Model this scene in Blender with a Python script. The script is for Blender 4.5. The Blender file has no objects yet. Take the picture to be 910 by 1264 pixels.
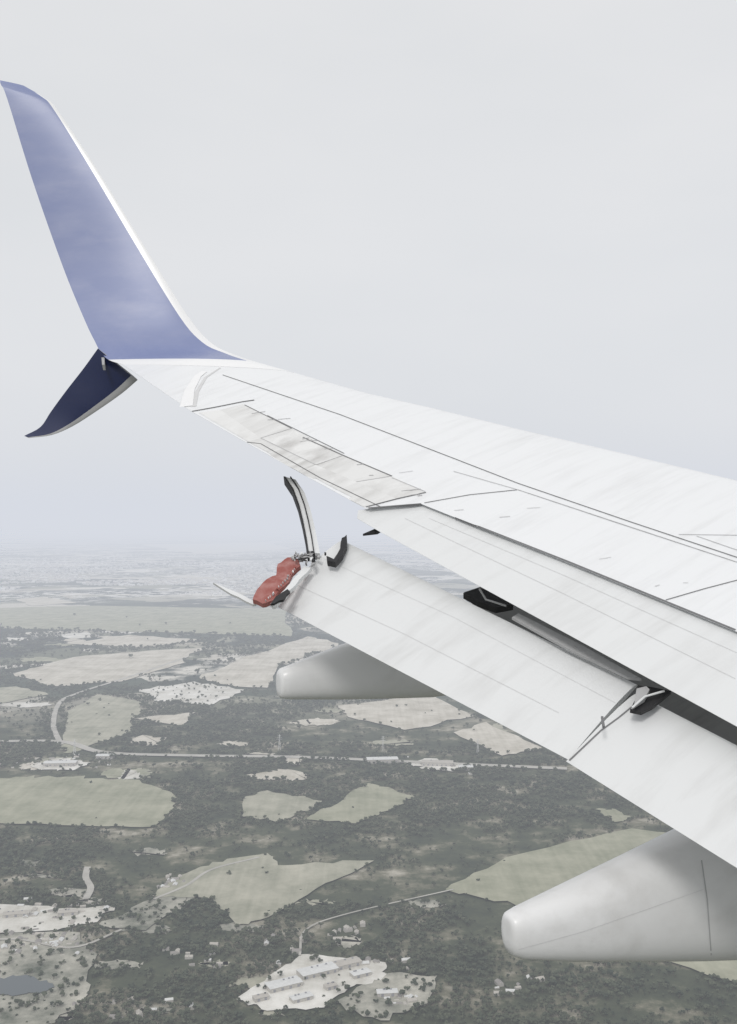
import bpy, bmesh, math, random
import numpy as np
from mathutils import Vector, Matrix
from mathutils.bvhtree import BVHTree
random.seed(7); rng=np.random.default_rng(7)
S=bpy.context.scene
H=700.0; F=1250.0; TH=math.atan(13/1250)
CAM=Vector((0,0,H))
# ---------------------------------------------------------------- survey helpers
def ray(px,py):
    v=Vector(((px-455)/F,1,-(py-632)/F)); v.normalize()
    c,s=math.cos(TH),math.sin(TH)
    return Vector((v.x, v.y*c-v.z*s, v.y*s+v.z*c))
N=Vector((-.0708,-.6245,1)).normalized()
D0=-7.54/1.1811
def P(px,py,h=0.0):
    r=ray(px,py); return CAM+r*((D0+h)/N.dot(r))
def RY(px,py,Y):
    r=ray(px,py); return CAM+r*(Y/r.y)
def G(px,py,z=0.0):
    r=ray(px,py); t=(z-H)/r.z; return CAM+r*t
# ---------------------------------------------------------------- materials
def mat(name):
    m=bpy.data.materials.new(name); m.use_nodes=True
    nt=m.node_tree; return m,nt,nt.nodes['Principled BSDF']
def nd(nt,t,**k):
    n=nt.nodes.new(t)
    for a,b in k.items(): setattr(n,a,b)
    return n
def ramp(nt,stops,fac):
    r=nd(nt,'ShaderNodeValToRGB'); e=r.color_ramp.elements
    while len(e)<len(stops): e.new(0.5)
    for i,(p,c) in enumerate(stops):
        e[i].position=p; e[i].color=(c[0],c[1],c[2],1) if not isinstance(c,(int,float)) else (c,c,c,1)
    nt.links.new(fac,r.inputs[0]); return r.outputs[0]
def mixc(nt,f,a,b):
    n=nd(nt,'ShaderNodeMix',data_type='RGBA')
    for s,i in ((f,0),(a,6),(b,7)):
        if hasattr(s,'links') : nt.links.new(s,n.inputs[i])
        else: n.inputs[i].default_value=s if i==0 else (*s,1)
    return n.outputs[2]
CH=Vector((.87,.5,.37)).normalized(); SP=CH.cross(N).normalized()
def wingcoords(nt,ks,kc):
    g=nd(nt,'ShaderNodeNewGeometry')
    outs=[]
    for v,k in ((SP,ks),(CH,kc),(N,3)):
        d=nd(nt,'ShaderNodeVectorMath',operation='DOT_PRODUCT'); d.inputs[1].default_value=tuple(v*k)
        nt.links.new(g.outputs['Position'],d.inputs[0]); outs.append(d.outputs['Value'])
    c=nd(nt,'ShaderNodeCombineXYZ')
    for i in range(3): nt.links.new(outs[i],c.inputs[i])
    return c.outputs[0]
def paint(name,base,dirt,amt=.5,rough=.38,ks=7,kc=.7,coat=.25,lo=.48,hi=.75):
    m,nt,b=mat(name)
    n=nd(nt,'ShaderNodeTexNoise'); n.inputs['Scale'].default_value=1; n.inputs['Detail'].default_value=7; n.inputs['Roughness'].default_value=.6
    nt.links.new(wingcoords(nt,ks,kc),n.inputs['Vector'])
    n2=nd(nt,'ShaderNodeTexNoise'); n2.inputs['Scale'].default_value=1; n2.inputs['Detail'].default_value=4
    nt.links.new(wingcoords(nt,.8,.8),n2.inputs['Vector'])
    a=ramp(nt,[(lo,0.0),(hi,amt)],n.outputs['Fac'])
    a2=ramp(nt,[(.35,.25),(.7,1.0)],n2.outputs['Fac'])
    mu=nd(nt,'ShaderNodeMath',operation='MULTIPLY'); nt.links.new(a,mu.inputs[0]); nt.links.new(a2,mu.inputs[1])
    nt.links.new(mixc(nt,mu.outputs[0],base,dirt),b.inputs['Base Color'])
    b.inputs['Roughness'].default_value=rough; b.inputs['Coat Weight'].default_value=coat; b.inputs['Coat Roughness'].default_value=.2
    bp=nd(nt,'ShaderNodeBump'); bp.inputs['Strength'].default_value=.06; bp.inputs['Distance'].default_value=.02
    nt.links.new(n2.outputs['Fac'],bp.inputs['Height']); nt.links.new(bp.outputs[0],b.inputs['Normal'])
    return m
M_white=paint('white_wing_paint',(.80,.81,.82),(.58,.58,.58),.48)
M_ail=paint('weathered_white_paint',(.77,.77,.76),(.44,.43,.415),.9,ks=3.2,kc=1.5,lo=.42,hi=.70)
M_ail2=paint('weathered_white_paint_b',(.74,.74,.73),(.42,.41,.39),.85,ks=6,kc=1.0,lo=.40,hi=.72)
M_flap=paint('flap_paint',(.73,.74,.74),(.50,.495,.485),.55,ks=5,kc=.5)
M_fair=paint('fairing_paint',(.78,.78,.775),(.52,.51,.49),.6,ks=2,kc=2)
M_blue=paint('blue_winglet_paint',(.205,.245,.43),(.31,.34,.50),.9,ks=.5,kc=.9,rough=.45,coat=.15,lo=.40,hi=.66)
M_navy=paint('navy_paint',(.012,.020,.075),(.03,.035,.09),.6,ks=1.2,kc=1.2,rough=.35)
M_lwhite=paint('bare_leading_edge',(.86,.86,.86),(.76,.76,.76),.3,rough=.3)
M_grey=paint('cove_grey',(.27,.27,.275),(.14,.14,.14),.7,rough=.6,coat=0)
M_lgrey=paint('light_grey_primer',(.42,.42,.42),(.25,.25,.25),.6,rough=.6,coat=0)
M_line=paint('seal_dark',(.18,.18,.185),(.08,.08,.08),.6,rough=.7,coat=0)
M_lline=paint('seam_grey',(.47,.47,.475),(.35,.35,.35),.5,rough=.6,coat=0)
M_fline=paint('faint_seam',(.64,.64,.64),(.55,.55,.55),.5,rough=.6,coat=0)
M_black=paint('black_rubber',(.018,.018,.02),(.06,.06,.06),.5,rough=.6,coat=0)
M_red=paint('red_primer',(.31,.095,.08),(.48,.27,.25),.9,ks=9,kc=9,rough=.7,coat=0,lo=.40,hi=.65)
# ---------------------------------------------------------------- object helpers
def link(me,name,mats,parent=None,smooth=True,ang=35):
    o=bpy.data.objects.new(name,me); S.collection.objects.link(o)
    for m in (mats if isinstance(mats,(list,tuple)) else [mats]): me.materials.append(m)
    if smooth:
        for p in me.polygons: p.use_smooth=True
        me.set_sharp_from_angle(angle=math.radians(ang))
    if parent: o.parent=parent
    return o
def catmull(pts,n):
    out=[]; m=len(pts)
    for i in range(m-1):
        p0=pts[max(i-1,0)];p1=pts[i];p2=pts[i+1];p3=pts[min(i+2,m-1)]
        if i==0: p0=p1*2-p2
        if i==m-2: p3=p2*2-p1
        for k in range(n):
            t=k/n
            out.append(.5*((2*p1)+(p2-p0)*t+(2*p0-5*p1+4*p2-p3)*t*t+(3*p1-p0-3*p2+p3)*t**3))
    out.append(pts[-1].copy()); return out
def foil(t): return 10*(.2969*math.sqrt(t)-.126*t-.3516*t*t+.2843*t**3-.1036*t**4)
def loft(name,LE,TE,tu,tl,mats,parent,normal=None,K=16,matfn=None,flip=None):
    ts=[.5*(1-math.cos(math.pi*k/K)) for k in range(K+1)]
    bm=bmesh.new(); rings=[]
    n_st=len(LE)
    for i in range(n_st):
        a,b=LE[i],TE[i]; c=(b-a).length
        if normal is None:
            j0,j1=max(i-1,0),min(i+1,n_st-1)
            sp=((LE[j1]+TE[j1])-(LE[j0]+TE[j0])); nn=(b-a).cross(sp).normalized()
            if flip is not None and nn.dot(flip)<0: nn=-nn
        else: nn=normal
        T_u=tu[i] if isinstance(tu,list) else tu
        T_l=tl[i] if isinstance(tl,list) else tl
        up=[bm.verts.new(a.lerp(b,t)+nn*(T_u*c*foil(t)+ .0015)) for t in ts]
        lo=[bm.verts.new(a.lerp(b,t)-nn*(T_l*c*foil(t)+ .0015)) for t in ts[1:]][::-1]
        rings.append(up+lo)
    L=len(rings[0])
    for i in range(n_st-1):
        for k in range(L):
            f=bm.faces.new((rings[i][k],rings[i][(k+1)%L],rings[i+1][(k+1)%L],rings[i+1][k]))
            if matfn: f.material_index=matfn(i,k if k<=K else 2*K+1-k-1,k<K,ts)
    for r in (rings[0],rings[-1]):
        bm.faces.new(r)
    bmesh.ops.recalc_face_normals(bm,faces=bm.faces)
    me=bpy.data.meshes.new(name); bm.to_mesh(me); bm.free()
    return link(me,name,mats,parent)
def plate(name,px,h,th,m,parent,jag=0,sub=0,hs=None):
    pts=[]
    n=len(px)
    for i in range(n):
        a=px[i]; b=px[(i+1)%n]; pts.append((a[0],a[1],h if hs is None else hs[i]))
        for k in range(sub):
            t=(k+1)/(sub+1)
            ha=h if hs is None else hs[i]*(1-t)+hs[(i+1)%n]*t
            pts.append((a[0]*(1-t)+b[0]*t+random.uniform(-jag,jag),a[1]*(1-t)+b[1]*t+random.uniform(-jag,jag),ha))
    bm=bmesh.new()
    v=[bm.verts.new(P(x,y,hh)) for x,y,hh in pts]
    f=bm.faces.new(v); 
    r=bmesh.ops.extrude_face_region(bm,geom=[f])
    for g in r['geom']:
        if isinstance(g,bmesh.types.BMVert): g.co-=N*th
    bmesh.ops.recalc_face_normals(bm,faces=bm.faces)
    bmesh.ops.triangulate(bm,faces=[f for f in bm.faces if len(f.verts)>4])
    me=bpy.data.meshes.new(name); bm.to_mesh(me); bm.free()
    return link(me,name,m,parent,smooth=False)
def bvh(objs):
    vs=[];fs=[]
    for o in objs:
        b=len(vs); vs+= [v.co.copy() for v in o.data.vertices]; fs+=[[b+i for i in p.vertices] for p in o.data.polygons]
    return BVHTree.FromPolygons(vs,fs)
def cast(tree,x,y):
    hit=tree.ray_cast(CAM,ray(x,y))
    if hit[0] is None: return None
    nn=hit[1]
    if nn.dot(hit[0]-CAM)>0: nn=-nn
    return hit[0],nn
def seam(name,pxs,w,m,tree,parent,lift=.004,step=8):
    pts=[]
    for i in range(len(pxs)-1):
        a,b=pxs[i],pxs[i+1]; d=math.hypot(b[0]-a[0],b[1]-a[1]); k=max(1,int(d/step))
        for j in range(k+(i==len(pxs)-2)):
            t=j/k; c=cast(tree,a[0]*(1-t)+b[0]*t,a[1]*(1-t)+b[1]*t)
            if c: pts.append(c)
    if len(pts)<2: print('seam miss',name); return
    bm=bmesh.new(); prev=None
    for i,(p,nn) in enumerate(pts):
        d=(pts[min(i+1,len(pts)-1)][0]-pts[max(i-1,0)][0]).normalized()
        ww=w(i/(len(pts)-1)) if callable(w) else w
        s=d.cross(nn).normalized()*ww*.5
        a=bm.verts.new(p+s+nn*lift); b=bm.verts.new(p-s+nn*lift)
        if prev: bm.faces.new((prev[0],prev[1],b,a))
        prev=(a,b)
    me=bpy.data.meshes.new(name); bm.to_mesh(me); bm.free()
    return link(me,name,m,parent,smooth=False)
def patch(name,q,m,tree,parent,lift=.003,nu=14,nv=6):
    """painted panel following the skin: q = 4 corners a,b,c,d"""
    bm=bmesh.new(); g=[]
    for i in range(nu+1):
        row=[]
        for j in range(nv+1):
            u,v=i/nu,j/nv
            x=(q[0][0]*(1-u)+q[1][0]*u)*(1-v)+(q[3][0]*(1-u)+q[2][0]*u)*v
            y=(q[0][1]*(1-u)+q[1][1]*u)*(1-v)+(q[3][1]*(1-u)+q[2][1]*u)*v
            c=cast(tree,x,y); row.append(bm.verts.new(c[0]+c[1]*lift) if c else None)
        g.append(row)
    for i in range(nu):
        for j in range(nv):
            f=(g[i][j],g[i+1][j],g[i+1][j+1],g[i][j+1])
            if all(f): bm.faces.new(f)
    me=bpy.data.meshes.new(name); bm.to_mesh(me); bm.free(); return link(me,name,m,parent)
def tube(name,pts,r,m,parent):
    cu=bpy.data.curves.new(name,'CURVE'); cu.dimensions='3D'; cu.bevel_depth=r; cu.bevel_resolution=2
    s=cu.splines.new('POLY'); s.points.add(len(pts)-1)
    for i,p in enumerate(pts): s.points[i].co=(*p,1)
    o=bpy.data.objects.new(name,cu); S.collection.objects.link(o); cu.materials.append(m); o.parent=parent; return o
# ================================================================= WING
wing=bpy.data.objects.new('airplane_wing',None); S.collection.objects.link(wing)
st=[((368,462),(152,450),.020),((405,472),(235,507),.022),((455,486),(300,544),.022),((530,503),(375,586),.022),((612,523),(452,628),.022),
    ((640,530),(520,622),.024),((760,558),(700,694),.026),((910,594),(910,780),.028),((1150,652),(1250,920),.03),((1400,712),(1600,1065),.03)]
LE=[P(*s[0]) for s in st]; TE=[P(*s[1]) for s in st]
wb=loft('wing_box',LE,TE,[s[2] for s in st],.05,[M_white],wing,normal=N,K=22)
sh_LE=[P(442,630,-.03),P(519,620,-.045),P(910,776,-.045),P(1600,1060,-.045)]
sh_TE=[P(441,640,-.10),P(470,657,-.10),P(910,897,-.10),P(1600,1275,-.10)]
sh=loft('flap_shroud',sh_LE,sh_TE,.012,.04,[M_flap],wing,normal=N,K=12)
# ---- winglet
wl=[((368,462),(152,450),None),((322,449),(134,444),None),((292,439),(124,434),17.2),((262,424),(117,421),17.4),((232,390),(105,396),17.6),
    ((176,300),(78,330),18.0),((118,206),(40,222),18.3),((72,137),(9,122),18.5),((57,122),(1,104),18.55),((30,106),(0,99),18.6)]
a=[];b=[]
for le,te,y in wl:
    if y is None: a.append(P(*le)); b.append(P(*te))
    else: a.append(RY(*le,y-.0)); b.append(RY(*te,y))
A=catmull(a,5); B=catmull(b,5)
def wmat(i,k,up,ts):
    if i<5: return 0
    if i>41: return 1
    return 0 if ts[min(k,48)]<.068 else 1
loft('winglet_blade',A,B,.022,.022,[M_lwhite,M_blue],wing,K=48,matfn=wmat,flip=Vector((.5,-.6,.6)))
lw=[((170,469),(121,430),17.0),((150,486),(103,455),17.15),((120,507),(82,482),17.3),((90,526),(63,508),17.45),((64,537),(50,527),17.5),((36,540.5),(30,538),17.6)]
A=catmull([RY(*l[0],l[2]) for l in lw],4); B=catmull([RY(*l[1],l[2]+.1) for l in lw],4)
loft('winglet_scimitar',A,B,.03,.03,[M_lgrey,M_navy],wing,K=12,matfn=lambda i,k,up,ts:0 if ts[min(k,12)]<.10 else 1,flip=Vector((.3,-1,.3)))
plate('scimitar_root_fitting',[(125,438),(129,439),(129,450),(126,450)],-.02,.1,M_lgrey,wing)
# ---- flaps
def flap(name,l,r,hl,ht,tu,tl,n=6):
    le=[];te=[]
    for i in range(n+1):
        t=i/n
        le.append(P(*l[0],hl).lerp(P(*r[0],hl),t)); te.append(P(*l[1],ht).lerp(P(*r[1],ht),t))
    return loft(name,le,te,tu,tl,[M_flap],wing,K=18,flip=N)
fo=flap('outboard_flap',((424,668),(337,746)),((787,846),(702,938)),-.42,-.62,.055,.015)
fi=flap('inboard_flap',((786,857),(699,940)),((1600,1275),(1500,1440)),-.44,-.63,.055,.05)
plate('flap_end_tab',[(742,884),(745,884),(747,896),(744,897)],-.30,.02,M_line,wing)
# cove
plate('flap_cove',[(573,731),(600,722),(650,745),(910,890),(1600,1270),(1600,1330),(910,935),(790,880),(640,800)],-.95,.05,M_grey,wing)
plate('cove_lip',[(640,757),(720,797),(792,838),(775,836),(700,800),(632,762)],-.30,.03,M_lgrey,wing)
plate('hinge_bracket',[(572,732),(592,725),(612,733),(634,746),(612,750),(590,742)],-.5,.08,M_black,wing)
tube('hinge_link',[P(592,727,-.4),P(600,740,-.42),P(625,748,-.42)],.012,M_lgrey,wing)
plate('hinge_bracket_inner',[(788,846),(805,848),(829,853),(806,872),(792,879),(778,876),(785,862)],-.28,.04,M_black,wing)
plate('hinge_fitting',[(786,850),(798,847),(802,851),(796,862),(783,870)],-.22,.05,M_lgrey,wing)
tube('hinge_rod',[P(780,874,-.2),P(796,860,-.2),P(820,853,-.2)],.011,M_flap,wing)
plate('seal_strip',[(448,659),(462,653),(474,652),(466,657)],-.18,.03,M_black,wing)
# ---- torn end of the flap
plate('torn_red_skin',[(312,740),(317,728),(329,715),(341,710),(343,696),(355,688),(369,690),(371,698),(361,707),(357,718),(344,729),(337,741),(324,745)],-.36,.06,M_red,wing,jag=.8,sub=2)
plate('torn_skin_edge',[(334,745),(348,731),(361,716),(376,698),(384,701),(365,722),(350,737),(338,748)],-.34,.05,M_flap,wing,jag=1.0,sub=3)
plate('torn_sliver',[(263,719),(290,730),(318,744),(312,746),(285,733)],-.5,.03,M_flap,wing,jag=.6,sub=2)
plate('torn_seal',[(334,746),(340,737),(355,727),(358,730),(350,740),(338,745)],-.31,.03,M_black,wing,jag=1,sub=1)
for i in range(17):
    t=i/16; x=328+t*36+random.uniform(-1,1); y=741-t*41+random.uniform(-1.5,1.5); s=random.uniform(.5,1)
    plate('torn_tooth_%d'%i,[(x,y),(x+1.6*s,y-1.8*s),(x+2.6*s,y+1.0*s)],-.33,.02,random.choice([M_lgrey,M_flap,M_red]),wing)
Lc=[(351,588),(361,603),(368,622),(373,642),(377,662),(380,682)]
Rc=[(365,592),(376,608),(383,628),(388,648),(392,668),(395,683)]
plate('bent_track',Lc+Rc[::-1],-.34,.10,M_flap,wing)
for nm,o0,o1 in (('bent_track_edge_l',-1.0,1.3),('bent_track_edge_m',7,8.3)):
    plate(nm,[(x+o0,y) for x,y in Lc]+[(x+o1,y) for x,y in Lc[::-1]],-.32,.13,M_black,wing)
plate('broken_bracket',[(403,686),(412,690),(420,677),(422,664),(428,660),(428,672),(423,684),(414,694),(404,692)],-.28,.08,M_black,wing,jag=.7,sub=1)
for i in range(34):
    x=random.gauss(377,10); y=random.gauss(686,3.5); s=random.uniform(1.2,3.2); an=random.uniform(0,6)
    q=[(x+s*math.cos(an+k*1.57+random.uniform(-.5,.5))*random.uniform(.5,1.2),y+s*.8*math.sin(an+k*1.57)) for k in range(4)]
    plate('debris_%d'%i,q,-.30+random.uniform(-.05,.05),.03,random.choice([M_black,M_lgrey,M_flap,M_grey,M_line]),wing)
for i in range(5):
    p=[P(372+random.uniform(-10,18),688+random.uniform(-6,5),-.27) for _ in range(4)]
    tube('wire_%d'%i,catmull(p,5),.006,random.choice([M_black,M_lgrey]),wing)
# ---- flap track fairings
def fairing(name,prof,Y0,dY,wk=.75):
    bm=bmesh.new(); rings=[]; K=28; x0=prof[0][0]
    cs=[]
    for x,t,b in prof:
        Y=Y0+dY*(x-x0)/280
        p=RY(x,(t+b)/2,Y); hh=(RY(x,t,Y).z-RY(x,b,Y).z)/2; cs.append((p,hh))
    ax=(cs[-1][0]-cs[0][0]); ax.z=0; ax.normalize(); side=Vector((-ax.y,ax.x,0))
    for p,hh in cs:
        r=[]
        for k in range(K):
            a=2*math.pi*k/K; c,s=math.cos(a),math.sin(a); e=2/2.5
            r.append(bm.verts.new(p+Vector((0,0,1))*hh*math.copysign(abs(s)**e,s)+side*hh*wk*math.copysign(abs(c)**e,c)))
        rings.append(r)
    for i in range(len(rings)-1):
        for k in range(K): bm.faces.new((rings[i][k],rings[i][(k+1)%K],rings[i+1][(k+1)%K],rings[i+1][k]))
    bm.faces.new(rings[0]); bm.faces.new(rings[-1])
    bmesh.ops.recalc_face_normals(bm,faces=bm.faces)
    me=bpy.data.meshes.new(name); bm.to_mesh(me); bm.free()
    return link(me,name,M_fair,wing,ang=50)
f2=fairing('track_fairing_inner',[(625.5,1136,1158),(626,1131,1168),(629,1127,1177),(640,1121,1182),(700,1094,1184),(780,1058,1183),(850,1026,1181),(910,1000,1178),(1000,975,1165),(1200,960,1100),(1350,960,1010)],9.0,1.2)
f1=fairing('track_fairing_outer',[(343.5,834,852),(344,829,859),(347,825,862),(358,821,863),(420,797,863),(470,781,862),(530,768,860),(600,763,850),(700,790,830)],12.2,1.3)
# ---- panel lines
T=bvh([wb]); TS=bvh([sh]); TF=bvh([fo,fi]); T2=bvh([f2])
def sm(n,p,w=.014,m=M_line,t=T): seam(n,p,w,m,t,wing,lift=.0065)
sm('spar_seam',[(275,463),(420,512),(560,566),(640,597),(780,645),(912,689)],.013)
sm('spar_seam_aft',[(560,582),(640,605),(760,645),(912,695)],.009,M_lline)
sm('spoiler_front',[(640,605),(912,695)],.010,M_lline)
sm('shroud_gap_front',[(524,624),(700,693),(908,778)],.024)
sm('spoiler_seam_a',[(524,621),(580,611),(638,605)],.012)
sm('spoiler_seam_b',[(822,741),(870,727),(912,716)],.011)
sm('tank_seam',[(838,660),(912,661)],.009,M_lline)
sm('tank_seam_b',[(860,662),(912,680)],.009,M_lline)
AH=[(300,499),(360,529),(425,562),(484,588),(524,608)]; AM=[(272,506),(322,541),(390,574),(440,595),(490,616)]; AT=[(240,510),(303,546),(370,583),(414,608),(450,626)]
for i in range(4):
    patch('aileron_panel_%d'%i,[AH[i],AH[i+1],AM[i+1],AM[i]],M_ail if i%2 else M_ail2,T,wing)
    patch('aileron_tab_%d'%i,[AM[i],AM[i+1],AT[i+1],AT[i]],M_ail2 if i%2 else M_ail,T,wing,lift=.0035)
    if i: sm('aileron_rib_%d'%i,[AH[i],AM[i]],.010,M_lline); 
sm('aileron_root_gap',[(237,508),(265,503),(300,496),(314,494)],.026)
sm('aileron_hinge',[(302,500),(360,529)],.013)
sm('aileron_hinge',[(330,513),(425,560)],.012)
sm('aileron_hinge',[(374,540),(425,563),(484,588)],.018)
sm('aileron_hinge',[(484,590),(525,607)],.010,M_lline)
sm('aileron_tab_edge',[(322,541),(390,574)],.010,M_lline)
sm('aileron_tab_edge',[(305,546),(322,548),(395,590),(470,626)],.013)
sm('aileron_inner_edge',[(526,608),(490,616),(452,626)],.018)
sm('shroud_end',[(446,628),(490,626),(520,622)],.03)
seam('tip_joint_grey',[(297,447),(272,454),(254,466),(243,484),(239,502)],lambda t:.03+.05*t,M_fline,T,wing,lift=.0045)  # grey strip beside the joint band, widening aft
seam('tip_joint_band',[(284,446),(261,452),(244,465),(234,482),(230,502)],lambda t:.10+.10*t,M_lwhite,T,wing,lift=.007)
seam('shroud_rivet_line',[(530,640),(700,712),(910,806)],.006,M_fline,TS,wing)
seam('shroud_line_b',[(500,640),(700,735),(908,838)],.007,M_fline,TS,wing)
seam('flap_seam',[(366,722),(500,783),(690,880)],.006,M_fline,TF,wing)
seam('flap_seam_b',[(400,690),(560,762),(760,868)],.004,M_fline,TF,wing)
seam('flap_split',[(781,872),(764,886),(742,902),(703,939)],.016,M_line,TF,wing)
seam('fairing_seam',[(866,1062),(873,1110),(878,1179)],.012,M_lline,T2,wing)
seam('fairing_seam_b',[(640,1172),(720,1150),(868,1098)],.004,M_fline,T2,wing)
def scuffs(n,fn,tree,nm,m,w=(.006,.016),sl=.12):
    for i in range(n):
        x,y=fn(); L=random.uniform(5,18)
        seam('%s_%d'%(nm,i),[(x,y),(x+L,y-L*sl+random.uniform(-1,1))],random.uniform(*w),m,tree,wing,lift=.008,step=4)
def fa():
    t=random.random(); return (300+t*220+random.gauss(0,5),500+t*108+random.gauss(6,5))
scuffs(14,fa,T,'aileron_scuff',M_lline)
def fb():
    t=random.random(); return (530+t*370,628+t*150-random.uniform(6,50))
scuffs(6,fb,T,'spoiler_scuff',M_fline)
# ================================================================= GROUND
def gnoise(x,y,sc,seed,oct=4):
    r=np.zeros_like(x); amp=1;tot=0
    for o in range(oct):
        g=np.random.default_rng(seed+o).random((256,256)); u=x/sc*2**o; v=y/sc*2**o
        iu=np.floor(u).astype(int); iv=np.floor(v).astype(int); fu=u-iu; fv=v-iv
        fu=fu*fu*(3-2*fu); fv=fv*fv*(3-2*fv)
        q=lambda a,b:g[a%256,b%256]
        r+=amp*((q(iu,iv)*(1-fu)+q(iu+1,iv)*fu)*(1-fv)+(q(iu,iv+1)*(1-fu)+q(iu+1,iv+1)*fu)*fv); tot+=amp; amp*=.5
    return r/tot
def posnoise(nt,scale,detail=5,rough=.6,stretch=(1,1,1)):
    g=nd(nt,'ShaderNodeNewGeometry'); mp=nd(nt,'ShaderNodeMapping'); mp.inputs['Scale'].default_value=stretch
    nt.links.new(g.outputs['Position'],mp.inputs[0])
    n=nd(nt,'ShaderNodeTexNoise'); n.inputs['Scale'].default_value=scale; n.inputs['Detail'].default_value=detail; n.inputs['Roughness'].default_value=rough
    nt.links.new(mp.outputs[0],n.inputs['Vector']); return n
m,nt,b=mat('ground_terrain'); b.inputs['Roughness'].default_value=1; b.inputs['Specular IOR Level'].default_value=.1
near=ramp(nt,[(.36,(.042,.052,.034)),(.50,(.075,.085,.052)),(.58,(.19,.18,.13)),(.68,(.44,.41,.34))],posnoise(nt,1/130,7,.68).outputs['Fac'])
g=nd(nt,'ShaderNodeNewGeometry')
wn=posnoise(nt,1/700,3); sub=nd(nt,'ShaderNodeVectorMath',operation='SCALE'); sub.inputs['Scale'].default_value=500; nt.links.new(wn.outputs['Color'],sub.inputs[0])
ad=nd(nt,'ShaderNodeVectorMath',operation='ADD'); nt.links.new(g.outputs['Position'],ad.inputs[0]); nt.links.new(sub.outputs[0],ad.inputs[1])
vo=nd(nt,'ShaderNodeTexVoronoi'); vo.inputs['Scale'].default_value=1/620; nt.links.new(ad.outputs[0],vo.inputs['Vector'])
sx=nd(nt,'ShaderNodeSeparateColor'); nt.links.new(vo.outputs['Color'],sx.inputs[0])
cell=ramp(nt,[(.0,(.05,.065,.045)),(.30,(.06,.08,.055)),(.40,(.15,.16,.11)),(.55,(.27,.27,.20)),(.70,(.45,.42,.35)),(.92,(.64,.61,.54))],sx.outputs[0])
fn=ramp(nt,[(.49,0.0),(.54,1.0)],posnoise(nt,1/900,6,.62).outputs['Fac'])
far=mixc(nt,fn,cell,(.036,.050,.038))
sp=ramp(nt,[(.60,0.0),(.66,.8)],posnoise(nt,1/45,3,.7).outputs['Fac'])
far=mixc(nt,sp,far,(.045,.060,.042))
sp2=ramp(nt,[(.58,0.0),(.66,.8)],posnoise(nt,1/260,6,.7).outputs['Fac'])
far=mixc(nt,sp2,far,(.58,.55,.48))
sxyz=nd(nt,'ShaderNodeSeparateXYZ'); nt.links.new(g.outputs['Position'],sxyz.inputs[0])
town=ramp(nt,[(.45,0.0),(.50,1.0)],posnoise(nt,1/2600,3,.5).outputs['Fac'])
spk=ramp(nt,[(.50,0.0),(.56,.9)],posnoise(nt,1/140,4,.75).outputs['Fac'])
ty=nd(nt,'ShaderNodeMapRange'); ty.inputs[1].default_value=8600; ty.inputs[2].default_value=9400; nt.links.new(sxyz.outputs['Y'],ty.inputs[0])
m1=nd(nt,'ShaderNodeMath',operation='MULTIPLY'); nt.links.new(town,m1.inputs[0]); nt.links.new(spk,m1.inputs[1])
m2=nd(nt,'ShaderNodeMath',operation='MULTIPLY'); nt.links.new(m1.outputs[0],m2.inputs[0]); nt.links.new(ty.outputs[0],m2.inputs[1])
far=mixc(nt,m2.outputs[0],far,(.74,.72,.68))
mr=nd(nt,'ShaderNodeMapRange'); mr.inputs[1].default_value=3300; mr.inputs[2].default_value=4600; nt.links.new(sxyz.outputs['Y'],mr.inputs[0])
nt.links.new(mixc(nt,mr.outputs[0],near,far),b.inputs['Base Color']); M_ground=m
me=bpy.data.meshes.new('ground'); R=95000
me.from_pydata([(-R,-R,0),(R,-R,0),(R,R,0),(-R,R,0)],[],[(0,1,2,3)]); link(me,'ground',M_ground,smooth=False)
def fieldmat(name,c1,c2,ang=0,streak=.3):
    m,nt,b=mat(name); b.inputs['Roughness'].default_value=1; b.inputs['Specular IOR Level'].default_value=.1
    n=posnoise(nt,1/110,8,.70)
    g=nd(nt,'ShaderNodeNewGeometry'); mp=nd(nt,'ShaderNodeMapping'); mp.inputs['Rotation'].default_value=(0,0,ang); mp.inputs['Scale'].default_value=(1/14,1/260,1)
    mp.vector_type='POINT'
    nt.links.new(g.outputs['Position'],mp.inputs[0]); n2=nd(nt,'ShaderNodeTexNoise'); n2.inputs['Scale'].default_value=1; n2.inputs['Detail'].default_value=4; nt.links.new(mp.outputs[0],n2.inputs['Vector'])
    ad=nd(nt,'ShaderNodeMath',operation='MULTIPLY_ADD'); ad.inputs[1].default_value=streak; nt.links.new(n2.outputs['Fac'],ad.inputs[0]); nt.links.new(n.outputs['Fac'],ad.inputs[2])
    sb=nd(nt,'ShaderNodeMath',operation='SUBTRACT'); sb.inputs[1].default_value=streak*.5; nt.links.new(ad.outputs[0],sb.inputs[0])
    nt.links.new(ramp(nt,[(.3,c1),(.7,c2)],sb.outputs[0]),b.inputs['Base Color']); return m
FM=dict(green=fieldmat('pasture',(.225,.235,.16),(.42,.41,.31),.5),
        pale=fieldmat('dry_pasture',(.24,.245,.18),(.48,.46,.37),-.6),
        tan=fieldmat('dry_field',(.40,.37,.30),(.68,.64,.56),.3),
        scrub=fieldmat('scrub',(.06,.075,.05),(.60,.57,.49),.2,.1),
        white=fieldmat('chalk_ground',(.44,.42,.36),(.84,.82,.77),.2,.2))
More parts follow.
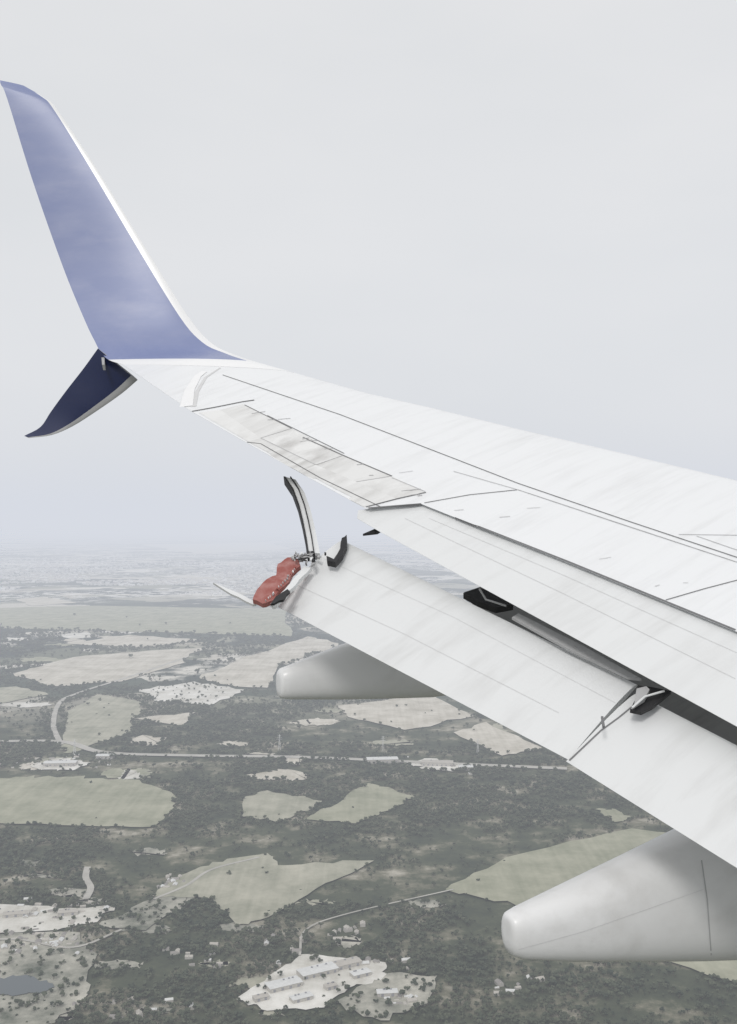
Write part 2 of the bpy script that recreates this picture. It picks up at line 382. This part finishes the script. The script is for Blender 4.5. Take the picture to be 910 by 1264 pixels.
FIELDS=[('green',[(0,962),(60,959),(120,962),(172,964),(216,984),(214,1002),(190,1022),(100,1021),(-60,1016),(-60,966)]),
('pale',[(300,986),(330,977),(398,990),(385,1000),(340,1016),(298,1010)]),
('green',[(408,998),(455,968),(512,984),(480,1002),(440,1018),(372,1013)]),
('pale',[(186,1108),(220,1084),(262,1066),(330,1055),(352,1070),(462,1064),(402,1092),(332,1134),(292,1144),(262,1112)]),
('green',[(550,1100),(625,1060),(780,1024),(860,1034),(860,1060),(760,1080),(680,1120),(640,1121)]),
('green',[(790,1180),(910,1215),(990,1230),(990,1165)]),
('tan',[(560,905),(600,892),(672,925),(620,934)]),
('tan',[(415,872),(530,858),(585,885),(500,902),(430,886)]),
('green',[(-60,752),(120,748),(350,752),(360,786),(200,781),(-60,775)]),
('tan',[(16,832),(90,812),(150,806),(252,800),(215,822),(150,842),(60,848)]),
('tan',[(80,795),(160,784),(250,790),(180,800)]),
('white',[(172,852),(240,842),(302,852),(262,871),(190,866)]),
('tan',[(245,838),(300,812),(380,786),(420,796),(345,822),(330,850),(290,848)]),
('pale',[(78,915),(84,878),(120,858),(175,868),(160,905),(100,925)]),
('tan',[(160,888),(242,880),(226,896)]),
('pale',[(-60,855),(20,848),(60,858),(-60,880)]),
('white',[(-60,1118),(60,1120),(142,1122),(120,1140),(70,1150),(-60,1155)]),
('scrub',[(-60,1157),(90,1152),(120,1180),(100,1240),(30,1290),(-60,1300)]),
('scrub',[(120,1145),(190,1110),(250,1075),(240,1110),(180,1150)]),
('white',[(292,1236),(330,1208),(372,1180),(476,1190),(470,1212),(430,1222),(400,1246),(330,1250)]),
('scrub',[(410,1240),(470,1205),(540,1206),(530,1240),(470,1262)]),
('white',[(40,944),(70,937),(112,942),(90,952),(50,952)]),
('white',[(505,942),(530,937),(572,944),(560,954),(520,950)]),
('green',[(735,1000),(760,1000),(785,1012),(760,1016)]),
('tan',[(145,718),(230,712),(310,714),(240,722)]),('tan',[(175,672),(330,670),(360,678),(240,684)]),('tan',[(20,740),(60,737),(95,744),(40,748)])]
r_=random.Random(3)
def blob(cx,cy,w,h):
    return [(cx+w*math.cos(a)*r_.uniform(.6,1.2),cy+h*math.sin(a)*r_.uniform(.6,1.2)) for a in [k*6.283/8 for k in range(8)]]
for i in range(40):
    cy=r_.uniform(770,960); k=(cy-645)/300
    FIELDS.append((r_.choice(['tan','pale','white','tan','green']),blob(r_.uniform(-40,660),cy,r_.uniform(12,42)*(.6+k*.4),r_.uniform(2,7)*(.4+k*.7))))
for i in range(22):
    cy=r_.uniform(1030,1260); FIELDS.append((r_.choice(['scrub','pale','scrub','scrub']),blob(r_.uniform(-20,900) if i%3==0 else r_.uniform(-20,330),cy,r_.uniform(10,34),r_.uniform(3,9))))
def resample(px,n):
    out=[]
    for i in range(len(px)):
        a,b=px[i],px[(i+1)%len(px)]
        for k in range(n):
            t=k/n; p=G(a[0]*(1-t)+b[0]*t,a[1]*(1-t)+b[1]*t); j=p.y*.0022 if k else 0
            out.append((p.x+random.gauss(0,j),p.y+random.gauss(0,j)*1.3))
    return out
POLY=[]
for i,(k,px) in enumerate(FIELDS):
    pts=resample(px,6); POLY.append((k,pts))
    bm=bmesh.new(); z=.5+.03*(len(FIELDS)-i)
    f=bm.faces.new([bm.verts.new((x,y,z)) for x,y in pts]); 
    bmesh.ops.recalc_face_normals(bm,faces=bm.faces); bmesh.ops.triangulate(bm,faces=bm.faces)
    me=bpy.data.meshes.new('field'); bm.to_mesh(me); bm.free()
    link(me,'field',FM[k],smooth=False)
def inside(x,y,poly):
    r=np.zeros(x.shape,bool); n=len(poly)
    for i in range(n):
        x1,y1=poly[i];x2,y2=poly[(i+1)%n]
        if y1==y2: continue
        c=((y1>y)!=(y2>y))&(x<(x2-x1)*(y-y1)/(y2-y1)+x1); r^=c
    return r
m,nt,b=mat('pale_road'); b.inputs['Roughness'].default_value=.95
nt.links.new(ramp(nt,[(.3,(.34,.325,.29)),(.7,(.52,.50,.45))],posnoise(nt,1/60,5).outputs['Fac']),b.inputs['Base Color']); M_road=m
ROADS=[]
def road(name,px,w,z=3.2):
    pts=catmull([G(x,y) for x,y in px],8)
    bm=bmesh.new(); prev=None
    for i,p in enumerate(pts):
        d=(pts[min(i+1,len(pts)-1)]-pts[max(i-1,0)]); d.z=0; d.normalize(); s=Vector((-d.y,d.x,0))*w/2
        a=bm.verts.new(p+s+Vector((0,0,z))); c=bm.verts.new(p-s+Vector((0,0,z)))
        if prev: bm.faces.new((prev[0],prev[1],c,a))
        prev=(a,c)
    bmesh.ops.recalc_face_normals(bm,faces=bm.faces)
    me=bpy.data.meshes.new(name); bm.to_mesh(me); bm.free(); link(me,name,M_road,smooth=False)
    ROADS.append((np.array([(p.x,p.y) for p in pts]),w))
road('road',[(75,920),(66,895),(74,868),(100,855),(160,836),(230,812)],18)
road('road',[(-60,918),(70,916),(130,930),(250,934),(380,936),(560,944),(700,950)],30,3.3)
road('road',[(108,1072),(106,1085),(112,1098),(106,1112)],13,3.4)
road('road',[(190,1112),(230,1095),(262,1075),(320,1060)],7,3.5)
road('road',[(370,1182),(378,1150),(430,1130),(560,1100)],4,3.6)
road('road',[(-60,1166),(20,1162),(90,1172),(150,1150)],6,3.7)
# pond
m,nt,b=mat('pond_water'); b.inputs['Base Color'].default_value=(.05,.065,.07,1); b.inputs['Roughness'].default_value=.15
pond=resample([(-40,1214),(0,1210),(30,1207),(58,1213),(66,1220),(48,1229),(10,1231),(-40,1228)],4)
me=bpy.data.meshes.new('pond'); me.from_pydata([(x,y,3.9) for x,y in pond],[],[tuple(range(len(pond)))]); link(me,'pond',m,smooth=False)
POLY.append(('pond',pond))
# ---------------------------------------------------------------- buildings
def simple(name,c,r=.8,var=.15):
    m,nt,b=mat(name); b.inputs['Roughness'].default_value=r
    n=posnoise(nt,1/6,4); nt.links.new(ramp(nt,[(.3,tuple(v*(1-var) for v in c)),(.7,c)],n.outputs['Fac']),b.inputs['Base Color']); return m
M_roofw=simple('metal_roof',(.68,.68,.66)); M_wall=simple('wall_panel',(.5,.48,.44)); M_win=simple('window_glass',(.05,.06,.07),.2); M_door=simple('dock_door',(.3,.3,.32))
M_roofg=simple('shingle_roof',(.30,.28,.26)); M_roofb=simple('tan_roof',(.48,.45,.40))
def warehouse(px,py,L,W,h,rot,rm):
    e=bpy.data.objects.new('warehouse',None); S.collection.objects.link(e); c=G(px,py); e.location=(c.x,c.y,2.9); e.rotation_euler=(0,0,rot)
    def box(n,x0,x1,y0,y1,z0,z1,m):
        me=bpy.data.meshes.new(n); v=[(x,y,z) for z in (z0,z1) for x,y in ((x0,y0),(x1,y0),(x1,y1),(x0,y1))]
        me.from_pydata(v,[],[(3,2,1,0),(4,5,6,7),(0,1,5,4),(1,2,6,5),(2,3,7,6),(3,0,4,7)]); link(me,n,m,e,smooth=False)
    box('walls',-L/2,L/2,-W/2,W/2,-2.5,h,M_wall)
    r=h+W*.05; me=bpy.data.meshes.new('roof'); o=.8
    me.from_pydata([(-L/2-o,-W/2-o,h+.05),(L/2+o,-W/2-o,h+.05),(L/2+o,W/2+o,h+.05),(-L/2-o,W/2+o,h+.05),(-L/2-o,0,r),(L/2+o,0,r)],[],[(0,1,5,4),(2,3,4,5),(3,0,4),(1,2,5),(3,2,1,0)]); link(me,'roof',rm,e,smooth=False)
    k=max(2,int(L/12))
    for i in range(k):
        x=-L/2+(i+.5)*L/k; box('dock_door_%d'%i,x-2,x+2,-W/2-.1,-W/2-.01,0,4,M_door); box('window_%d'%i,x-1.5,x+1.5,W/2+.01,W/2+.1,3,4.4,M_win)
    for i in range(3):
        x=random.uniform(-L*.4,L*.4); box('roof_vent_%d'%i,x-1.2,x+1.2,W*.2,W*.2+2,h,h+W*.05+1,M_door)
for a in [(350,1220,52,24,6,.5),(392,1203,60,26,6,.5),(428,1194,44,20,6,.5),(372,1236,32,15,5,.5),(445,1206,30,16,5,.5),(322,1236,22,12,5,.5),(408,1222,18,12,5,.5),
          (478,1230,30,14,5,.1),(75,945,90,34,8,.1),(130,936,50,30,7,0),(472,941,90,36,9,.1),(540,945,90,34,9,-.1),(575,950,40,28,7,.0),(20,1132,44,16,5,.2),(84,1130,34,16,5,.2)]:
    warehouse(*a,random.choice([M_roofw,M_roofw,M_roofb]))
def houses(name,pts,size,mats):
    vs=[];fs=[];mi=[]
    for x,y in pts:
        s=size*random.uniform(.6,1.4); a=random.choice([0,.3,1.57,1.87])+random.uniform(-.1,.1); L,W,h=s,s*.65,s*.3; b0=len(vs); c,sn=math.cos(a),math.sin(a)
        for lx,ly,z in [(-L/2,-W/2,0),(L/2,-W/2,0),(L/2,W/2,0),(-L/2,W/2,0),(-L/2,-W/2,h),(L/2,-W/2,h),(L/2,W/2,h),(-L/2,W/2,h),(-L/2,0,h*1.5),(L/2,0,h*1.5)]:
            vs.append((x+lx*c-ly*sn,y+lx*sn+ly*c,z))
        r=random.choice([1,2,3])
        for f,k in (((0,1,5,4),0),((2,3,7,6),0),((1,2,6,9,5),0),((3,0,4,8,7),0),((4,5,9,8),r),((6,7,8,9),r)):
            fs.append([b0+i for i in f]); mi.append(k)
    me=bpy.data.meshes.new(name); me.from_pydata(vs,[],fs); 
    o=link(me,name,mats,smooth=False); me.polygons.foreach_set('material_index',mi); return o
HM=[M_wall,M_roofw,M_roofg,M_roofb]
pts=[]
for i in range(7000):
    px=random.uniform(-40,340); py=random.choice([random.gauss(722,12),random.gauss(705,10),random.uniform(685,745)])
    if py<682 or py>747: continue
    p=G(px,py)
    if gnoise(np.array([p.x]),np.array([p.y]),1500,3)[0]>.47: pts.append((p.x,p.y))
houses('suburb_houses',pts,36,[M_roofw,M_roofw,M_roofg,M_roofb])
pts=[]
for cx,cy,s,k in ((60,1165,55,50),(215,1090,25,14),(60,1130,55,24),(90,940,50,16),(240,1180,60,12),(470,1190,40,9),(430,1150,50,8),(560,948,50,14),(10,940,40,10),(500,1235,24,12),(180,1245,60,10),(350,1160,60,10),(640,1220,60,8)):
    for i in range(k):
        x,y=random.gauss(cx,s*.5),random.gauss(cy,s*.16)
        if y>1200 and x<80: continue
        p=G(x,y); pts.append((p.x,p.y))
houses('farm_houses',pts,11,HM)
def pylon(px,py,h=48):
    c=G(px,py); bm=bmesh.new()
    def bar(a,b,r=.5):
        a=Vector(a);b=Vector(b);d=(b-a).normalized();u=d.orthogonal().normalized()*r;w=d.cross(u)
        q=[bm.verts.new(p+s) for p in (a,b) for s in (u,w,-u,-w)]
        for k in range(4): bm.faces.new((q[k],q[(k+1)%4],q[4+(k+1)%4],q[4+k]))
    lv=[(0,5),(.35,3.2),(.65,1.8),(1,.6)]
    for (t0,r0),(t1,r1) in zip(lv,lv[1:]):
        for k in range(4):
            a=k*1.5708+.785; b2=a+1.5708
            bar((r0*math.cos(a),r0*math.sin(a),h*t0),(r1*math.cos(a),r1*math.sin(a),h*t1)); bar((r0*math.cos(a),r0*math.sin(a),h*t0),(r1*math.cos(b2),r1*math.sin(b2),h*t1),.3)
    for t,w in ((.7,9),(.82,7),(.94,5)): bar((-w,0,h*t),(w,0,h*t))
    me=bpy.data.meshes.new('power_pylon'); bm.to_mesh(me); bm.free(); o=link(me,'power_pylon',M_roofw,smooth=False); o.location=(c.x,c.y,0)
for x,y in ((92,932),(345,926),(473,928),(590,932)): pylon(x,y)
# ---------------------------------------------------------------- trees
def leafmat(name,dark,light):
    m,nt,b=mat(name); b.inputs['Roughness'].default_value=.9; b.inputs['Specular IOR Level'].default_value=.15
    oi=nd(nt,'ShaderNodeObjectInfo'); base=ramp(nt,[(0,dark),(1,light)],oi.outputs['Random'])
    n3=posnoise(nt,1/250,3); g3=ramp(nt,[(.4,.0),(.6,.5)],n3.outputs['Fac'])
    c=mixc(nt,g3,base,tuple(v*.85 for v in light))
    nt.links.new(c,b.inputs['Base Color']); return m
M_leaf=leafmat('foliage',(.036,.049,.034),(.100,.112,.072)); M_bark=simple('bark',(.10,.08,.06))
tc=bpy.data.collections.new('tree_prototypes')
def tree_proto(i):
    bm=bmesh.new()
    def cone(r0,r1,a,b,k=4):
        d=(b-a).normalized(); u=d.orthogonal().normalized(); w=d.cross(u)
        q=[[bm.verts.new(p+(u*math.cos(6.283*j/k)+w*math.sin(6.283*j/k))*r) for j in range(k)] for p,r in ((a,r0),(b,r1))]
        for j in range(k):
            f=bm.faces.new((q[0][j],q[0][(j+1)%k],q[1][(j+1)%k],q[1][j])); f.material_index=1
    cone(.4,.22,Vector((0,0,0)),Vector((0,0,4.2)))
    nl=random.randint(5,7)
    for j in range(nl):
        a=random.uniform(0,6.28); r=random.uniform(.6,3.3) if j else 0
        c=Vector((r*math.cos(a),r*math.sin(a),random.uniform(4.2,7.5)-r*.35)); 
        cone(.16,.07,Vector((0,0,random.uniform(2.2,3.8))),c,3)
        s=random.uniform(1.2,2.3); ret=bmesh.ops.create_icosphere(bm,subdivisions=1,radius=s)
        for v in ret['verts']:
            v.co=v.co*random.uniform(.65,1.35); v.co.z*=.8; v.co+=c
    for j in range(34):
        a=random.uniform(0,6.28); r=random.uniform(1.5,4.3); z=random.uniform(3.2,8.2)-r*.25; s=random.uniform(.3,.7)
        c=Vector((r*math.cos(a),r*math.sin(a),z)); q=[bm.verts.new(c+Vector((random.uniform(-s,s),random.uniform(-s,s),random.uniform(-s,s)))) for _ in range(3)]
        bm.faces.new(q)
    me=bpy.data.meshes.new('tree%d'%i); bm.to_mesh(me); bm.free()
    o=bpy.data.objects.new('tree%d'%i,me); me.materials.append(M_leaf); me.materials.append(M_bark); tc.objects.link(o)
for i in range(6): tree_proto(i)
def band(y0,y1,sp,sc,seed):
    A_=.82*(y1*y1-y0*y0)/2; n=int(A_/(sp*sp)); r=np.random.default_rng(seed)
    Y=np.sqrt(r.random(n)*(y1*y1-y0*y0)+y0*y0); X=(r.random(n)*.82-.43)*Y
    f=gnoise(X,Y,420,11,4); f2=gnoise(X,Y,70,31,3)
    dens=np.clip((.65-f)*9,0,1)*np.clip((.68-f2)*6,.08,1)
    dens=np.maximum(dens,.07)
    for k,pl in POLY[::-1]:
        ins=inside(X,Y,pl)
        d={'pond':0,'green':.0012,'pale':.006,'tan':.004,'scrub':.20,'white':.05}[k]
        dens=np.where(ins,d,dens)
    dens=np.where(inside(X,Y,POLY[-1][1]),0,dens)
    for pts,w in ROADS:
        for q in range(len(pts)-1):
            ax,ay=pts[q];bx,by=pts[q+1]; L=max((bx-ax)**2+(by-ay)**2,1); t=np.clip(((X-ax)*(bx-ax)+(Y-ay)*(by-ay))/L,0,1)
            dd=np.hypot(X-ax-t*(bx-ax),Y-ay-t*(by-ay)); dens=np.where(dd<w*.5+3,0,dens)
    keep=r.random(n)<dens; X=X[keep];Y=Y[keep]
    return X,Y,sc*(.5+r.random(len(X))**1.5*.95)
bs=[band(1330,2600,7.8,1.05,1),band(2600,4500,11,1.35,2),band(4500,8000,27,2.3,3)]
X=np.concatenate([q[0] for q in bs]);Y=np.concatenate([q[1] for q in bs]);SC=np.concatenate([q[2] for q in bs])
print('trees',len(X))
me=bpy.data.meshes.new('forest'); me.vertices.add(len(X)); me.vertices.foreach_set('co',np.stack([X,Y,np.zeros_like(X)],1).astype(np.float32).ravel())
at=me.attributes.new('sc','FLOAT','POINT'); at.data.foreach_set('value',SC.astype(np.float32))
fo_=bpy.data.objects.new('forest',me); S.collection.objects.link(fo_)
ng=bpy.data.node_groups.new('scatter_trees','GeometryNodeTree')
ng.interface.new_socket('Geometry',in_out='INPUT',socket_type='NodeSocketGeometry'); ng.interface.new_socket('Geometry',in_out='OUTPUT',socket_type='NodeSocketGeometry')
gi=ng.nodes.new('NodeGroupInput'); go=ng.nodes.new('NodeGroupOutput'); ip=ng.nodes.new('GeometryNodeInstanceOnPoints'); ci=ng.nodes.new('GeometryNodeCollectionInfo')
ci.inputs[0].default_value=tc; ci.inputs[1].default_value=True; ci.inputs[2].default_value=True
na=ng.nodes.new('GeometryNodeInputNamedAttribute'); na.data_type='FLOAT'; na.inputs[0].default_value='sc'
rv=ng.nodes.new('FunctionNodeRandomValue'); rv.data_type='FLOAT_VECTOR'; rv.inputs[0].default_value=(0,0,0); rv.inputs[1].default_value=(.1,.1,6.28)
ng.links.new(gi.outputs[0],ip.inputs['Points']); ng.links.new(ci.outputs[0],ip.inputs['Instance']); ip.inputs['Pick Instance'].default_value=True
ng.links.new(rv.outputs[0],ip.inputs['Rotation']); ng.links.new(na.outputs[0],ip.inputs['Scale']); ng.links.new(ip.outputs[0],go.inputs[0])
md=fo_.modifiers.new('scatter','NODES'); md.node_group=ng
# ================================================================= HAZE (air layer; its emission stands in for scattered daylight)
L=11800.0
m=bpy.data.materials.new('emissive_haze'); m.use_nodes=True; nt=m.node_tree; nt.nodes.clear()
out=nt.nodes.new('ShaderNodeOutputMaterial'); va=nt.nodes.new('ShaderNodeVolumeAbsorption'); va.inputs['Color'].default_value=(0,0,0,1); va.inputs['Density'].default_value=1/L
em=nt.nodes.new('ShaderNodeEmission'); em.inputs['Color'].default_value=(.68,.71,.775,1); em.inputs['Strength'].default_value=1/L
ad=nt.nodes.new('ShaderNodeAddShader'); nt.links.new(va.outputs[0],ad.inputs[0]); nt.links.new(em.outputs[0],ad.inputs[1]); nt.links.new(ad.outputs[0],out.inputs['Volume'])
me=bpy.data.meshes.new('haze'); R=94000; z0,z1=-30,1600
me.from_pydata([(x,y,z) for z in (z0,z1) for x,y in ((-R,-R),(R,-R),(R,R),(-R,R))],[],[(3,2,1,0),(4,5,6,7),(0,1,5,4),(1,2,6,5),(2,3,7,6),(3,0,4,7)]); link(me,'haze',m,smooth=False)
# ================================================================= SKY + SUN
w=bpy.data.worlds.new('World'); S.world=w; w.use_nodes=True; nt=w.node_tree; bg=nt.nodes['Background']; wo=nt.nodes['World Output']
EL,AZ=math.radians(42),math.radians(198)
sky=nt.nodes.new('ShaderNodeTexSky'); sky.sky_type='NISHITA'; sky.sun_disc=False; sky.sun_elevation=EL; sky.sun_rotation=AZ; sky.dust_density=4
nt.links.new(sky.outputs[0],bg.inputs[0]); bg.inputs[1].default_value=.10
bg2=nt.nodes.new('ShaderNodeBackground'); bg2.inputs[1].default_value=1.0
tcn=nt.nodes.new('ShaderNodeTexCoord'); mp=nt.nodes.new('ShaderNodeMapping'); mp.inputs['Scale'].default_value=(1,1,2.6); n=nt.nodes.new('ShaderNodeTexNoise'); n.inputs['Scale'].default_value=2.2; n.inputs['Detail'].default_value=4
nt.links.new(tcn.outputs['Generated'],mp.inputs[0]); nt.links.new(mp.outputs[0],n.inputs['Vector'])
nt.links.new(ramp(nt,[(.3,(.79,.80,.805)),(.7,(.87,.865,.86))],n.outputs['Fac']),bg2.inputs[0])
mx=nt.nodes.new('ShaderNodeMixShader'); mx.inputs[0].default_value=.9; nt.links.new(bg.outputs[0],mx.inputs[1]); nt.links.new(bg2.outputs[0],mx.inputs[2]); nt.links.new(mx.outputs[0],wo.inputs['Surface'])
sd=Vector((math.sin(AZ)*math.cos(EL),math.cos(AZ)*math.cos(EL),math.sin(EL)))
ld=bpy.data.lights.new('sun','SUN'); ld.energy=1.25; ld.angle=math.radians(14); ld.color=(1,.98,.955)
lo=bpy.data.objects.new('sun',ld); S.collection.objects.link(lo); lo.rotation_euler=sd.to_track_quat('Z','Y').to_euler(); lo.location=(0,0,H+200)
# ================================================================= CAMERA
cd=bpy.data.cameras.new('camera'); co=bpy.data.objects.new('camera',cd); S.collection.objects.link(co)
co.location=CAM; co.rotation_euler=(math.pi/2+TH,0,0); cd.sensor_fit='HORIZONTAL'; cd.angle=2*math.atan(455/F); cd.clip_start=.1; cd.clip_end=300000
S.camera=co
S.view_settings.view_transform='Standard'; S.view_settings.look='None'; S.view_settings.exposure=0
